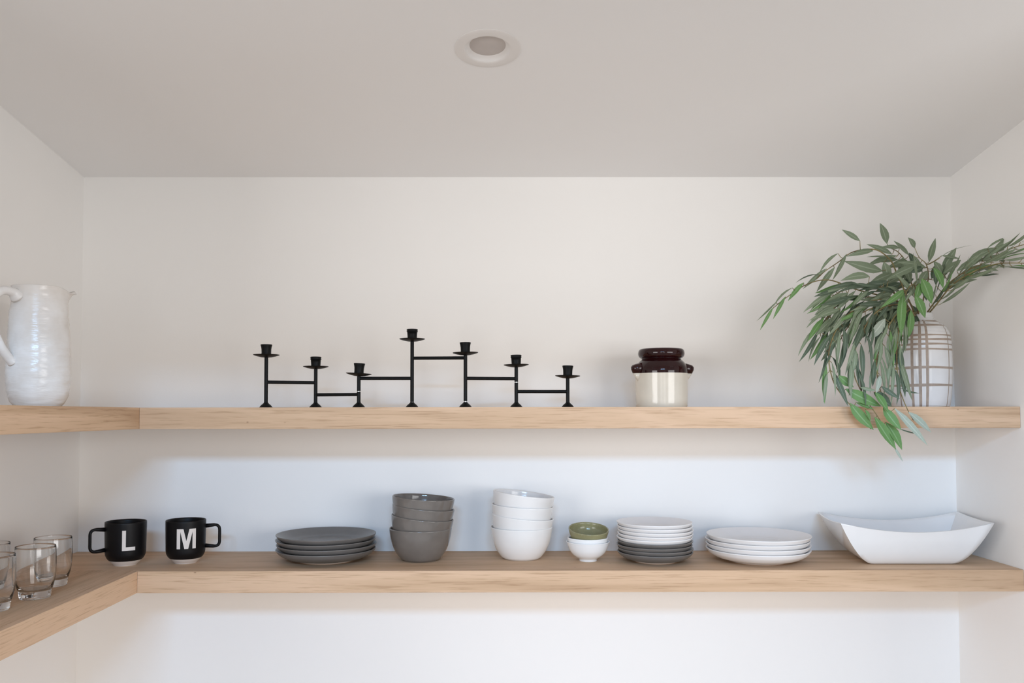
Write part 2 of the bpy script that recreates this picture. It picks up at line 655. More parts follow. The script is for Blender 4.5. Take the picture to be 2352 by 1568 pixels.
# ------------------------------------------------------------------ candle holder
def candle_holder():
    px = [611, 725, 824, 946.5, 1069, 1185.8, 1304]
    dep = [1.925, 1.968, 1.935, 1.938, 1.930, 1.955, 1.965]
    ptop = [816, 842.7, 859, 779.5, 811, 838.6, 864]           # drip plate, photograph rows
    stop = [787, 815.5, 830, 751, 783, 812, 835]               # socket top
    bars = [878, 906, 868.6, 822, 869, 899]
    tilt = [0, 0, 3, 0, -1, -1, 1]
    base = at(px[3], 935, dep[3])
    e = thing('candle_holder', 'black iron seven-armed zigzag candle holder standing on the upper shelf', 'candle holder', (base.x, base.y, U_T))
    O = Vector((base.x, base.y, U_T))
    P = [at(px[i], 905, dep[i]) for i in range(7)]
    P = [Vector((p.x, p.y, U_T)) for p in P]

    def hz(i, row):
        return at(px[i], row, dep[i]).z - U_T
    gaps = {2: hz(2, 898.6), 3: hz(3, 924), 4: hz(4, 922), 5: hz(5, 877.6)}
    pins = [P[i] - O + Vector((0, 0, z)) for i, z in gaps.items()]
    foot_p = prof([(0, 0), (14.2, 0), (14.4, 0.8), (13.6, 2.4), (11, 5.5), (7.5, 8.5), (5.0, 10.8), (4.5, 12.2), (0, 12.2)], 3)
    cup_plain = mm([(0, 0), (11.6, 0), (11.8, 1.6), (11.2, 2.6), (10.9, 8), (11.2, 16), (12.0, 21), (13.0, 24.6), (13.2, 26.4), (12.4, 27),
                    (11.2, 26.4), (10.6, 14), (10.4, 5), (0, 5)])
    cup_ring = mm([(0, 0), (11.0, 0), (11.6, 1.2), (11.2, 2.4), (10.9, 3.5), (11.4, 12), (11.9, 18.8), (13.0, 19.4), (13.2, 20.6), (12.5, 21.6),
                   (12.6, 22.4), (13.0, 23.4), (13.0, 25.4), (12.2, 26), (11.2, 25.6), (10.6, 14), (10.4, 5), (0, 5)])
    plate_p = mm([(0, -5.2), (4.5, -5.0), (12, -4.2), (21, -2.2), (28.5, 0.2), (30, 1.1), (29.8, 1.8), (28, 1.5), (20, -0.4), (12, -1.6), (0, -1.8)])
    me_foot = from_bm('foot', lathe(foot_p, 28), M_IRON, e)
    me_foot.location = P[0] - O
    plates, cups = [], []
    for i in range(7):
        q = P[i] - O
        if i:
            f = me_foot.copy()
            COL.objects.link(f)
            f.location = q
        zt = hz(i, ptop[i])
        # post in sleeves, with the thin bright pin showing where two sleeves meet
        bm = bmesh.new()
        if i in gaps:
            g = gaps[i]
            if g > 0.016:
                tube_into(bm, [(0, 0, 0.011), (0, 0, g - 0.0011)], 0.0043, 16)
            tube_into(bm, [(0, 0, max(g + 0.0011, 0.0125)), (0, 0, zt - 0.0042)], 0.0043, 16)
        else:
            tube_into(bm, [(0, 0, 0.011), (0, 0, zt - 0.0042)], 0.0043, 16)
        po = from_bm('post', bm, M_IRON, e, auto=40)
        po.location = q
        if i in gaps:
            bm = bmesh.new()
            tube_into(bm, [(0, 0, gaps[i] - 0.0045), (0, 0, gaps[i] + 0.0045)], 0.0030, 12)
            pn = from_bm('pin', bm, M_STEEL, e, auto=40)
            pn.location = q
            pn['label'] = 'bright bare steel pivot pin'
        if i == 0:
            pl = from_bm('drip_plate', lathe(plate_p, 44), M_IRON, e)
        else:
            pl = plates[0].copy()
            COL.objects.link(pl)
        pl.location = q + Vector((0, 0, zt))
        pl.rotation_euler = (0, math.radians(tilt[i]), 0)
        plates.append(pl)
        if i == 0:
            cu = from_bm('socket', lathe(cup_plain, 36), M_IRON, e, auto=60)
        elif i == 1:
            cu = from_bm('socket', lathe(cup_ring, 36), M_IRON, e, auto=60)
        else:
            cu = cups[i % 2].copy()
            COL.objects.link(cu)
        cu.location = q + Vector((0, 0, zt - 0.0016))
        cu.rotation_euler = (0, math.radians(tilt[i]), 0)
        cups.append(cu)
    for i in range(6):
        z = (hz(i, bars[i]) + hz(i + 1, bars[i])) / 2
        bm = bmesh.new()
        tube_into(bm, [P[i] - O + Vector((0, 0, z)), P[i + 1] - O + Vector((0, 0, z))], 0.0039, 16)
        from_bm('arm', bm, M_IRON, e, auto=40)


candle_holder()


# ------------------------------------------------------------------ crock
def crock():
    c = at(1519.4, 900, 2.035)
    e = thing('bean_pot', 'small stoneware pot with brown glazed top and cream body', 'pot', (c.x, c.y, U_T), -0.1)
    body = prof([(0, 0), (58, 0), (61, 1.5), (62.5, 6), (63.5, 30), (64, 60), (64, 83)], 4)
    top = prof([(64, 83), (63.6, 92), (61.5, 101), (56, 110), (49.5, 116.5), (47, 119)], 4) + \
        prof([(47.0, 119.5), (50, 121), (54.5, 125), (56.5, 132), (55, 140), (51, 143.5), (46.5, 142)], 4) + \
        prof([(45, 136), (43.5, 122), (52, 108), (59, 92), (59.5, 60), (58, 15), (40, 7), (0, 6)], 3)
    nb = len(body)
    from_bm('body', lathe(body, 72), M_CREAM, e)
    from_bm('glazed_shoulder', lathe(top, 72), M_BROWN, e)['label'] = 'dark brown glazed shoulder and rolled rim'
    # two ear lugs: brown above the glaze line, cream below
    for s, rot in ((-1, math.radians(22)), (1, math.radians(8))):
        secs = [(63, 2.5, 63.5), (72, 7, 69.0), (83, 12.5, 76.5), (92, 15, 80.5), (98, 15.5, 81), (103, 14, 77.5), (107, 11, 66), (109, 7, 56)]
        bmc, bmb = bmesh.new(), bmesh.new()

        def ringsof(bm, ss):
            rings = []
            for z, w, ro in ss:
                ring = []
                for t in range(13):
                    a = -PI / 2 + PI * t / 12
                    x = 52 + (ro - 52) * math.cos(a) ** 0.6 if abs(math.cos(a)) > 1e-6 else 52
                    y = w * math.sin(a)
                    x, y = x * s / 1000, y / 1000
                    ca, sa = math.cos(rot), math.sin(rot)
                    ring.append(bm.verts.new((x * ca - y * sa, x * sa + y * ca, z / 1000)))
                rings.append(ring)
            for i in range(len(rings) - 1):
                for t in range(12):
                    bm.faces.new((rings[i][t], rings[i][t + 1], rings[i + 1][t + 1], rings[i + 1][t]))
            bm.faces.new(rings[0])
            bm.faces.new(rings[-1][::-1])
        ringsof(bmc, secs[:3])
        ringsof(bmb, secs[2:])
        lg = from_bm('lug', bmb, M_BROWN, e)
        from_bm('lug_tail', bmc, M_CREAM, lg)['label'] = 'cream lower end of the lug'


crock()


# ------------------------------------------------------------------ vase with painted plaid
VC = at(2113, 900, 2.03)
VASE_TOP = U_T + 0.229


def vase():
    e = thing('vase', 'white ceramic vase painted with a taupe plaid, holding green branches', 'vase', (VC.x, VC.y, U_T))
    raw = prof([(60, 0), (64, 1.5), (66, 8), (69.5, 36), (72, 78), (72, 130), (69.5, 168), (66, 182), (60, 194), (50, 203.5), (40, 209), (35, 214), (32.5, 221), (31.5, 229)], 8)
    bands = [(52, 3), (94, 3), (138, 2.2), (150, 2.2), (162, 2.2), (172, 2.2), (196.5, 2.0), (208, 1.6)]
    zs = sorted(set([b + s * h for b, h in bands for s in (-1, 1)]))

    def r_at(z):
        for (r0, z0), (r1, z1) in zip(raw[:-1], raw[1:]):
            if z0 <= z <= z1 and z1 > z0:
                return r0 + (r1 - r0) * (z - z0) / (z1 - z0)
        return raw[-1][0]
    zz = sorted([z for r, z in raw if all(abs(z - q / 1000) > 0.0008 for q in zs)] + [q / 1000 for q in zs])
    P = [(0, 0.004), (0.054, 0.004), (0.057, 0.0)] + [(r_at(z), z) for z in zz]
    no = len(P)
    P += mm([(30.5, 230.2), (28, 229), (29, 221), (33, 211), (55, 192), (66, 165), (68, 80), (60, 12), (0, 8)])
    # painted stripes run up the body as groups of three with single lines between
    view = math.atan2(-VC.y, -VC.x)
    vb = []
    for rep in (0, 1, 2):
        o = rep * 2 * PI / 2.75
        for a, h in ((-0.22, 0.043), (0.02, 0.047), (0.235, 0.043), (1.06, 0.025)):
            vb.append((view + o + a, h))
    edges = []
    for a, h in vb:
        edges += [(a - h) % (2 * PI), (a + h) % (2 * PI)]
    A = sorted(set([round(x, 6) for x in edges] + [round(2 * PI * k / 96, 6) for k in range(96)
               if all(abs((2 * PI * k / 96 - q + PI) % (2 * PI) - PI) > 0.012 for q in edges)]))

    def fm(j, k):
        if j >= no or j < 2:
            return 0
        z = (P[j][1] + P[min(j + 1, no - 1)][1]) / 2 * 1000
        if any(abs(z - bz) < h for bz, h in bands):
            return 1
        a0, a1 = A[k], A[(k + 1) % len(A)]
        if a1 < a0:
            a1 += 2 * PI
        am = (a0 + a1) / 2
        if z < 211 and any(abs((am - a + PI) % (2 * PI) - PI) < h for a, h in vb):
            return 1
        return 0

    def warp(r, z, a, j):                            # brush wobble
        return r, z + (0.0007 * math.sin(3 * a + j) if 8 < j < no - 4 else 0)
    bm = lathe(P, angles=A, warp=warp, facemat=fm)
    from_bm('body', bm, [M_VASE, M_BAND], e)


vase()


# ------------------------------------------------------------------ mugs
def letter_mesh(kind, r, cz, ang):
    h, w, s = 0.047, (0.029 if kind == 'L' else 0.044), 0.0082
    # strokes as (corner, edge vector, edge vector)
    if kind == 'L':
        strokes = [((0, 0), (s, 0), (0, h)), ((s, 0), (w - s, 0), (0, s))]
    else:
        k, v = 0.0086, 0.0
        strokes = [((0, 0), (s, 0), (0, h)), ((w - s, 0), (s, 0), (0, h)),
                   ((s - 0.0015, h), (k, 0), (w / 2 - k / 2 - s + 0.0015, -h + v)), ((w - s + 0.0015 - k, h), (k, 0), (-(w / 2 - k / 2 - s + 0.0015), -h + v))]
    bm = bmesh.new()
    for q, (c, e1, e2) in enumerate(strokes):
        g = [[None] * 13 for _ in range(9)]
        for i in range(9):
            for j in range(13):
                x = c[0] + e1[0] * i / 8 + e2[0] * j / 12
                y = c[1] + e1[1] * i / 8 + e2[1] * j / 12
                a = ang + (x - w / 2) / r
                rr = r + q * 0.00003
                g[i][j] = bm.verts.new((math.cos(a) * rr, math.sin(a) * rr, cz - h / 2 + y))
        for i in range(8):
            for j in range(12):
                f = (g[i][j], g[i + 1][j], g[i + 1][j + 1], g[i][j + 1])
                bm.faces.new(f)
    return bm


def shelf_pt(px, row, r):
    """centre on the lower shelf of a foot of radius r whose front edge shows at (px,row)"""
    dd = ray(px, row)
    t = (L_T - EYE) / dd.z
    y = dd.y * t + r
    return Vector((dd.x / dd.y * y, y, L_T))


def mug(px, row, kind, hand, loff, label):
    c = shelf_pt(px, row, 0.026)
    view = math.atan2(-c.y, -c.x)
    e = thing('mug', label, 'mug', c, 0)
    R = 46.5
    body = prof([(37, 12.5), (39.5, 15), (42.5, 20), (44.5, 25), (45.3, 32)], 3) + \
        prof([(45.5, 45), (46, 70), (46.4, 97), (46.2, 102)], 3) + \
        mm([(45.2, 103), (44, 102.4), (43.3, 98), (42.6, 40), (40, 22), (30, 16), (0, 15)])
    from_bm('body', lathe(body, 72), M_BLACK, e)
    from_bm('clay_base', lathe(mm([(0, 1), (22.5, 1), (23.5, 0), (25.5, 0), (26.5, 1.2), (27, 2.5), (29, 4), (33, 8), (37.2, 13), (0, 13)]), 72), M_BISQUE, e,
            auto=40)['label'] = 'unglazed pale clay base'
    # side handle, a bent rod
    a = view + hand
    pth = rounded_path([(0.0435, 0, 0.086), (0.0775, 0, 0.0885), (0.0775, 0, 0.0345), (0.0435, 0, 0.0385)], 0.014, 7)
    bm = bmesh.new()
    n = len(pth)
    tube_into(bm, pth, [0.0036 + 0.0016 * max(0, 1 - min(i, n - 1 - i) / 1.5) for i in range(n)], 12, 1.25)
    bmesh.ops.rotate(bm, verts=bm.verts, cent=(0, 0, 0), matrix=Matrix.Rotation(a, 3, 'Z'))
    from_bm('handle', bm, M_BLACK, e)
    from_bm('letter', letter_mesh(kind, 0.0468, 0.0625, view + loff), M_LETTER, e)['label'] = 'cream capital letter ' + kind
    return e


mug(288, 1300.5, 'L', math.radians(-80), 0.14, 'matte black mug with the letter L and handle to the left')
mug(426, 1295.5, 'M', math.radians(88), 0.03, 'matte black mug with the letter M and handle to the right')


# ------------------------------------------------------------------ drinking glasses
def glasses():
    outer = prof([(0, 0), (24, 0), (26.5, 1), (27.5, 4), (29, 12), (33, 26), (35.8, 42), (36.8, 60), (36.6, 80), (35.8, 100)], 5)
    outer += mm([(35.72, 100.25), (35.5, 100.4), (35.28, 100.25)])
    inner = prof([(35.15, 100.0), (35.9, 80), (35.7, 60), (34.4, 42), (30.6, 27), (25, 17.5), (14, 15), (0, 14.5)], 5)
    me = None
    for x, y, lab in ((at(81, 1310, 1.632).x, 1.632, 'clear drinking glass in the middle of the group, nearest the shelf edge'),
                      (at(121, 1290, 1.746).x, 1.746, 'clear drinking glass at the back of the group, nearest the black mugs'),
                      (at(-16, 1330, 1.528).x, 1.528, 'clear drinking glass in front of the group, cut by the left picture edge'),
                      (at(-24, 1290, 1.665).x, 1.665, 'clear drinking glass against the left wall, behind the front glass')):
        if me is None:
            o = from_bm('drinking_glass', lathe(outer + inner, 96), M_GLASS)
            me = o
        else:
            o = me.copy()
            COL.objects.link(o)
        o.location = (x, y, L_T)
        tag(o, lab, 'glass', 'clear glasses on the lower left shelf')


glasses()


# ------------------------------------------------------------------ plates and bowls
def plate_thing(R, Hh, foot, floor, mat, label, group):
    e = thing('plate', label, 'plate', (0, 0, 0), 0, group)
    well = R * 0.60
    out = prof([(foot, 3.0), (foot + 4, 4.2), (R * 0.78, Hh * 0.30), (R * 0.93, Hh * 0.62), (R * 0.992, Hh - 3)], 5)
    rim = mm([(R, Hh - 1.2), (R - 0.4, Hh - 0.1), (R - 1.6, Hh)])
    inn = prof([(R - 3, Hh - 0.6), (R * 0.88, Hh * 0.74 + 1.0), (R * 0.74, max(Hh * 0.46, floor + 2.6)), (well + 2, floor + 0.7), (well - 3, floor), (well * 0.5, floor), (0, floor)], 4)
    und = mm([(0, 3.2), (foot - 6, 3.0), (foot - 0.2, 3.0)])
    from_bm('dish', lathe(und + out + rim + inn, 80), mat, e)
    from_bm('foot_ring', lathe(mm([(foot - 6, 3.1), (foot - 4.5, 0), (foot - 1, 0), (foot + 1.2, 3.2)]), 64), M_BISQUE, e)['label'] = 'unglazed pale foot ring'
    return e


def stack(proto, c, n, z0, dz, labels, jit, seed, tilt=0):
    rnd = random.Random(seed)
    for i in range(n):
        o = proto if i == 0 else copy_tree(proto)
        o.location = (c.x + rnd.uniform(-jit, jit), c.y + rnd.uniform(-jit, jit), c.z + (z0 + i * dz) / 1000)
        o.rotation_euler = (0, 0, rnd.uniform(0, 6))
        o['label'] = labels[i]
        yield o


c = shelf_pt(750, 1297, 0.066)
pp = plate_thing(121, 30, 66, 11.7, M_CHAR, '', 'charcoal dinner plates')
list(stack(pp, c, 4, 0, 11.7, ['bottom charcoal dinner plate of the stack beside the M mug', 'second charcoal dinner plate from the bottom, in the stack of four',
                               'third charcoal dinner plate from the bottom, just under the top one', 'top charcoal dinner plate of the stack of four, its inside showing'], 0.002, 3))

c = shelf_pt(1504.4, 1296.5, 0.050)
pp = plate_thing(91, 25, 50, 8.9, M_CHAR, '', 'small charcoal plates')
list(stack(pp, c, 4, 0, 8.9, ['bottom small charcoal plate under the small white plates', 'second small charcoal plate from the bottom of the tall mixed stack',
                              'third small charcoal plate from the bottom of the tall mixed stack', 'uppermost small charcoal plate, just under the small white plates'], 0.0015, 5))
pp = plate_thing(91, 25, 50, 8.9, M_WHITE_M, '', 'small white plates')
list(stack(pp, c, 5, 4 * 8.9, 8.9, ['lowest small white plate, resting on the charcoal plates', 'second small white plate up, above the charcoal plates',
                                    'middle one of the five small white plates', 'fourth small white plate up, just under the top one',
                                    'topmost small white plate of the tall mixed stack'], 0.0015, 8))

c = shelf_pt(1741, 1299, 0.066)
pp = plate_thing(123, 32, 66, 11.2, M_WHITE_M, '', 'white dinner plates')
list(stack(pp, c, 4, 0, 11.2, ['bottom white dinner plate of the low stack beside the serving dish', 'second white dinner plate from the bottom of the low stack',
                               'third white dinner plate from the bottom, just under the top one', 'top white dinner plate of the low stack of four'], 0.002, 11))


def bowl_mesh():
    return lathe(mm([(0, 1.5), (38, 1.5), (40, 0), (43, 0)]) + prof([(44, 0.8), (49, 4), (54, 10), (61.5, 21), (68.5, 36), (73, 52), (75.6, 66), (76.8, 76)], 4)
                 + mm([(76.8, 77.6), (75.8, 78.4), (74.6, 77.8)]) + prof([(73.8, 75), (71.6, 62), (68, 48), (60, 32), (50, 17), (36, 9.5), (0, 8)], 4), 80)


def bowls(px, row, mat, name_col, beside, rims, tilts, offs):
    c = shelf_pt(px, row, 0.044)
    o0 = from_bm('bowl', bowl_mesh(), mat)
    for i in range(4):
        o = o0 if i == 0 else o0.copy()
        if i:
            COL.objects.link(o)
        z = (rims[i] - 78) / 1000
        t = math.radians(tilts[i])
        # tilt about the bowl's mid height so that it sits inside the one below
        o.rotation_euler = (0, t, 0)
        o.location = (c.x + offs[i] / 1000 - math.sin(t) * 0.05, c.y, L_T + z + 0.05 * (1 - math.cos(t)))
        lab = ['bottom %s bowl of the stack %s, standing on the shelf', 'second %s bowl from the bottom of the stack %s',
               'third %s bowl from the bottom of the stack %s', 'top %s bowl of the tilted stack %s'][i] % (name_col, beside)
        tag(o, lab, 'bowl', name_col + ' bowls')


bowls(966, 1292, M_GREY, 'warm grey', 'beside the charcoal plates', [78, 105, 130, 153], [0.3, 6, 6.3, 4], [0, 2, 4, 5])
bowls(1197.6, 1288.5, M_WHITE, 'white', 'beside the small green bowl', [78, 104, 131, 160], [0.3, 5.4, 3.2, 7.2], [0, 1, 1.5, 3])

# three small bowls, one in another
c = shelf_pt(1350.6, 1290.5, 0.020)
b1 = lathe(mm([(0, 2), (18, 2), (19, 0), (21, 0), (21.6, 1)]) + prof([(21.2, 5), (27, 8.5), (36, 15), (44, 25), (49, 36), (52, 45)], 4)
           + mm([(53, 46.8), (52.6, 47.6), (51.4, 47.4)]) + prof([(50, 44), (46.5, 35), (41, 25), (33, 16), (20, 10), (0, 8.5)], 4), 64)
o = from_bm('small_bowl', b1, M_PORC)
o.location = c
tag(o, 'small bright white footed bowl under the two pinch bowls', 'bowl', 'small nested bowls')


def pinch(mat):
    bm = lathe(mm([(0, 0), (22, 0)]) + prof([(24, 0.6), (32, 5), (40.5, 14), (45.5, 24), (48, 33), (49, 39)], 4)
               + mm([(48.8, 40.4), (47.8, 40.8), (46.6, 40.2)]) + prof([(46, 38), (43.5, 26), (36, 14.5), (28, 7.5), (14, 4.8), (0, 4.5)], 4), 64)
    return from_bm('pinch_bowl', bm, mat)


o = pinch(M_PORC)
o.location = c + Vector((-0.0005, 0, 0.0165))
tag(o, 'small white pinch bowl between the footed bowl and the green bowl', 'bowl', 'small nested bowls')
o = pinch(M_GREEN)
o.location = c + Vector((0.0005, 0.006, 0.0385))
o.rotation_euler = (math.radians(11), math.radians(2), 0)
tag(o, 'small olive green speckled pinch bowl on top of the white ones', 'bowl', 'small nested bowls')


# ------------------------------------------------------------------ rectangular serving dish
def serving_dish():
    fl, fr = at(1931, 1197, 1.925), at(2284, 1197, 1.925)
    bl, br = at(1878, 1178, 2.150), at(2200, 1180, 2.150)
    base_y0 = shelf_pt(2096, 1295, 0).y
    bfl = shelf_pt(2006, 1295, 0)
    bfr = shelf_pt(2185, 1295, 0)
    dep = 0.105
    bbl = bfl + (bl - fl).normalized() * dep
    bbr = bfr + (br - fr).normalized() * dep
    for q in (bbl, bbr):
        q.z = L_T
    cen = (bfl + bfr + bbl + bbr) / 4
    e_loc = Vector((cen.x, cen.y, L_T))
    rim_h = ((fl.z + fr.z + bl.z + br.z) / 4 - L_T)
    NS = 20
    pc = [(bfl, fl), (bfr, fr), (bbr, br), (bbl, bl)]
    base, rim, sag = [], [], []
    for k in range(4):
        b0, r0 = pc[k]
        b1_, r1 = pc[(k + 1) % 4]
        for i in range(NS):
            t = i / NS
            tr = 0.5 - 0.5 * math.cos(PI * t) if False else t
            bb = b0.lerp(b1_, tr)
            rr = r0.lerp(r1, tr)
            bow = 4 * t * (1 - t)
            out = (r0 + r1) / 2 - (fl + fr + bl + br) / 4
            out.z = 0
            out.normalize()
            long = k in (0, 2)
            base.append(Vector((bb.x, bb.y, 0)) - e_loc * 1 + Vector((0, 0, L_T)))
            rim.append(Vector((rr.x, rr.y, 0)) + out * (0.004 * bow) - e_loc + Vector((0, 0, L_T)))
            sag.append(bow * (0.021 if long else 0.004))
    n = len(base)
    bm = bmesh.new()
    rings = []

    def ring(v, inset, zoff):
        out = []
        s = v ** 0.57
        for i in range(n):
            p = base[i].lerp(rim[i], s)
            ctr = Vector((0, 0.02, 0))
            dvec = Vector((p.x, p.y - 0.02, 0))
            L = dvec.length
            p2 = dvec * ((L - inset) / L)
            z = (rim_h - sag[i] * v ** 1.5) * v
            out.append(bm.verts.new((p2.x, p2.y + 0.02, z + zoff)))
        return out
    vs_ = [0, 0.015, 0.05, 0.1, 0.18, 0.28, 0.4, 0.52, 0.64, 0.76, 0.88, 0.97, 1.0]
    for v in vs_:
        rings.append(ring(v, 0.0, 0.0))
    rings.append(ring(1.0, 0.0022, 0.0008))
    for v in reversed(vs_[2:-1]):
        rings.append(ring(v, 0.0048, 0.002))
    rings.append(ring(0.04, 0.02, 0.0025))
    for a, b_ in zip(rings[:-1], rings[1:]):
        for i in range(n):
            j = (i + 1) % n
            bm.faces.new((a[i], a[j], b_[j], b_[i]))
    bm.faces.new(rings[0][::-1])
    bm.faces.new(rings[-1])
    o = from_bm('serving_dish', bm, M_PORC, auto=70)
    o.location = e_loc
    tag(o, 'large white rectangular serving dish with upswept corners at the right end', 'serving dish')


serving_dish()

# ------------------------------------------------------------------ branches in the vase
rnd = random.Random(21)
STEMS = [
    # photograph column, row, depth; what it looks like
    ('long', [(2104, 735, 2.025), (2085, 690, 2.00), (2030, 680, 1.98), (1965, 664, 1.965), (1905, 643, 1.955), (1855, 652, 1.945), (1805, 684, 1.94), (1770, 712, 1.935)],
     'slender green branch reaching furthest left, its tip drooping over bare wall'),
    ('arch', [(2108, 735, 2.03), (2078, 668, 2.03), (2060, 628, 2.025), (2044, 596, 2.02), (2010, 573, 2.015), (1960, 578, 2.005), (1925, 602, 1.995), (1896, 622, 1.985), (1876, 640, 1.98)],
     'arching green branch on top, bending down to the left over the long branch'),
    ('top', [(2111, 735, 2.045), (2100, 672, 2.055), (2088, 635, 2.06), (2080, 600, 2.06), (2062, 578, 2.055), (2046, 570, 2.05)],
     'upright green branch with the tallest leaf of the bouquet'),
    ('crest', [(2114, 735, 2.035), (2122, 680, 2.02), (2132, 640, 2.01), (2128, 608, 2.00), (2112, 592, 2.00)],
     'short green branch standing straight above the mouth of the vase'),
    ('right', [(2118, 735, 2.03), (2142, 700, 2.00), (2175, 655, 1.97), (2220, 622, 1.93), (2270, 600, 1.885), (2320, 572, 1.845), (2375, 555, 1.80)],
     'upper green branch reaching to the right edge of the picture'),
    ('right', [(2120, 735, 2.03), (2150, 700, 1.995), (2190, 652, 1.95), (2240, 622, 1.905), (2290, 606, 1.86), (2345, 604, 1.82), (2385, 608, 1.79)],
     'lower green branch reaching to the right edge of the picture'),
    ('fan', [(2103, 735, 2.02), (2078, 700, 1.985), (2020, 684, 1.95), (1960, 684, 1.93), (1918, 704, 1.925), (1896, 738, 1.92), (1884, 768, 1.918)],
     'bushy green branch fanning out left below the long branch'),
    ('fan', [(2105, 735, 2.02), (2075, 690, 1.975), (2035, 664, 1.945), (1985, 655, 1.935), (1935, 668, 1.93), (1900, 688, 1.93)],
     'dense green branch bending left between the arch and the bushy one'),
    ('fan', [(2104, 735, 2.01), (2072, 705, 1.965), (2022, 702, 1.93), (1972, 724, 1.91), (1940, 762, 1.905), (1922, 800, 1.90)],
     'bushy green branch drooping left between the fan and the hanging branches'),
    ('hang', [(2102, 735, 2.015), (2070, 695, 1.97), (2005, 690, 1.925), (1940, 730, 1.90), (1905, 800, 1.885), (1912, 870, 1.88), (1940, 915, 1.878), (1968, 945, 1.876), (2000, 985, 1.876)],
     'outermost hanging green branch, curving down left and under the shelf edge'),
    ('hang', [(2104, 735, 2.01), (2072, 700, 1.955), (2015, 715, 1.91), (1972, 780, 1.885), (1960, 850, 1.876), (1985, 910, 1.872), (2015, 955, 1.872), (2050, 1010, 1.872)],
     'second hanging green branch from the left, its tip below the shelf'),
    ('hang', [(2106, 735, 2.005), (2080, 705, 1.945), (2040, 750, 1.90), (2015, 820, 1.88), (2018, 880, 1.87), (2035, 930, 1.868), (2052, 975, 1.868)],
     'third hanging green branch from the left, with broad dark leaves'),
    ('hang', [(2108, 735, 2.00), (2086, 712, 1.94), (2064, 760, 1.895), (2060, 830, 1.88), (2066, 890, 1.87), (2082, 935, 1.866), (2098, 965, 1.866)],
     'hanging green branch in front of the vase, with pale leaves at its tip'),
    ('front', [(2110, 735, 2.00), (2108, 690, 1.95), (2100, 655, 1.93), (2088, 660, 1.915), (2078, 680, 1.905)],
     'short front branch with broad bright green leaves over the vase neck'),
]
SI = {}
stems = []
for kind, pts, lab in STEMS:
    path = crom([at(*p) for p in pts], 6)
    pix = crom([Vector((p[0], p[1], p[2])) for p in pts], 6)
    base = Vector((VC.x, VC.y, U_T + 0.012))
    mouth = path[0]
    root = base + Vector(((mouth.x - VC.x) * -0.5, (mouth.y - VC.y) * -0.5, 0.0))
    # from inside the vase, through its mouth
    neck = Vector((VC.x + (path[0].x - VC.x) * 0.35, VC.y + (path[0].y - VC.y) * 0.35, VASE_TOP - 0.004))
    e = thing('leafy_branch', lab, 'branch', neck - Vector((0, 0, 0.1)), 0, 'artificial branches in the plaid vase')
    stems.append(dict(e=e, kind=kind, path=path, pix=pix, neck=neck, twig=[], O=Vector(e.location)))


def leaf_mesh(L, Wd, bend, sidebend, fold):
    """lance-shaped blade along +X, facing +Z"""
    st = [(0.0, 0.10), (0.10, 0.42), (0.26, 0.86), (0.45, 1.0), (0.64, 0.86), (0.82, 0.50), (0.94, 0.18), (1.0, 0.0)]
    bm = bmesh.new()
    rows = []
    for t, w in st:
        x = t * L
        z = -bend * L * t * t
        y0 = sidebend * L * t * t
        hw = Wd / 2 * w
        if w == 0:
            rows.append([bm.verts.new((x, y0, z))])
        else:
            rows.append([bm.verts.new((x, y0 - hw, z + fold * hw)), bm.verts.new((x, y0, z)), bm.verts.new((x, y0 + hw, z + fold * hw))])
    for a, b_ in zip(rows[:-1], rows[1:]):
        if len(b_) == 1:
            bm.faces.new((a[0], b_[0], a[1]))
            bm.faces.new((a[1], b_[0], a[2]))
        else:
            bm.faces.new((a[0], b_[0], b_[1], a[1]))
            bm.faces.new((a[1], b_[1], b_[2], a[2]))
    uvl = bm.loops.layers.uv.new('blade')
    side_of = {v: (j if len(r) == 3 else 1) / 2 for r in rows for j, v in enumerate(r)}
    for f in bm.faces:
        for lp in f.loops:
            lp[uvl].uv = (lp.vert.co.x / L, side_of[lp.vert])
    me = bpy.data.meshes.new('leaf')
    for f in bm.faces:
        f.smooth = True
    bm.to_mesh(me)
    bm.free()
    return me


# a small library of blades (unit length), shared between the leaves
LIB = {}


def leaf_lib(ratio, bend, side, mat):
    key = (round(ratio * 20) / 20, round(bend * 8) / 8, round(side * 8) / 8, mat)
    if key not in LIB:
        me = leaf_mesh(1.0, key[0] if key[0] > 0 else 0.06, key[1], key[2], 0.28)
        me.materials.append(LEAF[mat])
        LIB[key] = me
    return LIB[key]


n_leaf = 0


def add_leaf(s, base, tip, wid, mat, nrm=None, roll=0.0, bend=0.0, side=0.0, near=None):
    """leaf as a child of branch s from base to tip (world points)"""
    global n_leaf
    st = stems[s]
    ax = tip - base
    L = ax.length
    x = ax.normalized()
    n = nrm or Vector((0, -1, 0.15))
    z = (n - x * n.dot(x))
    if z.length < 1e-4:
        z = Vector((0, 0, 1)) - x * x.z
    z.normalize()
    z = Matrix.Rotation(roll, 3, x) @ z
    y = z.cross(x)
    # aim the chord of the curved blade at the tip
    tipl = Vector((1, side, -bend)).normalized()
    q = Vector((1, 0, 0)).rotation_difference(tipl).inverted().to_matrix()
    B = Matrix((x, y, z)).transposed() @ q
    sc = L / Vector((1, side, -bend)).length
    me = leaf_lib(min(0.55, wid / L), bend, side, mat)
    o = bpy.data.objects.new('leaf', me)
    COL.objects.link(o)
    o.parent = st['e']
    o.matrix_parent_inverse = Matrix.Identity(4)
    o.matrix_local = Matrix.Translation(base - st['O']) @ B.to_4x4() @ Matrix.Scale(sc, 4)
    if near is not None and (near - base).length > 0.002:
        mid = (near + base) / 2 + Vector((0, 0, -0.002))
        st['twig'].append([near, mid, base])
    n_leaf += 1


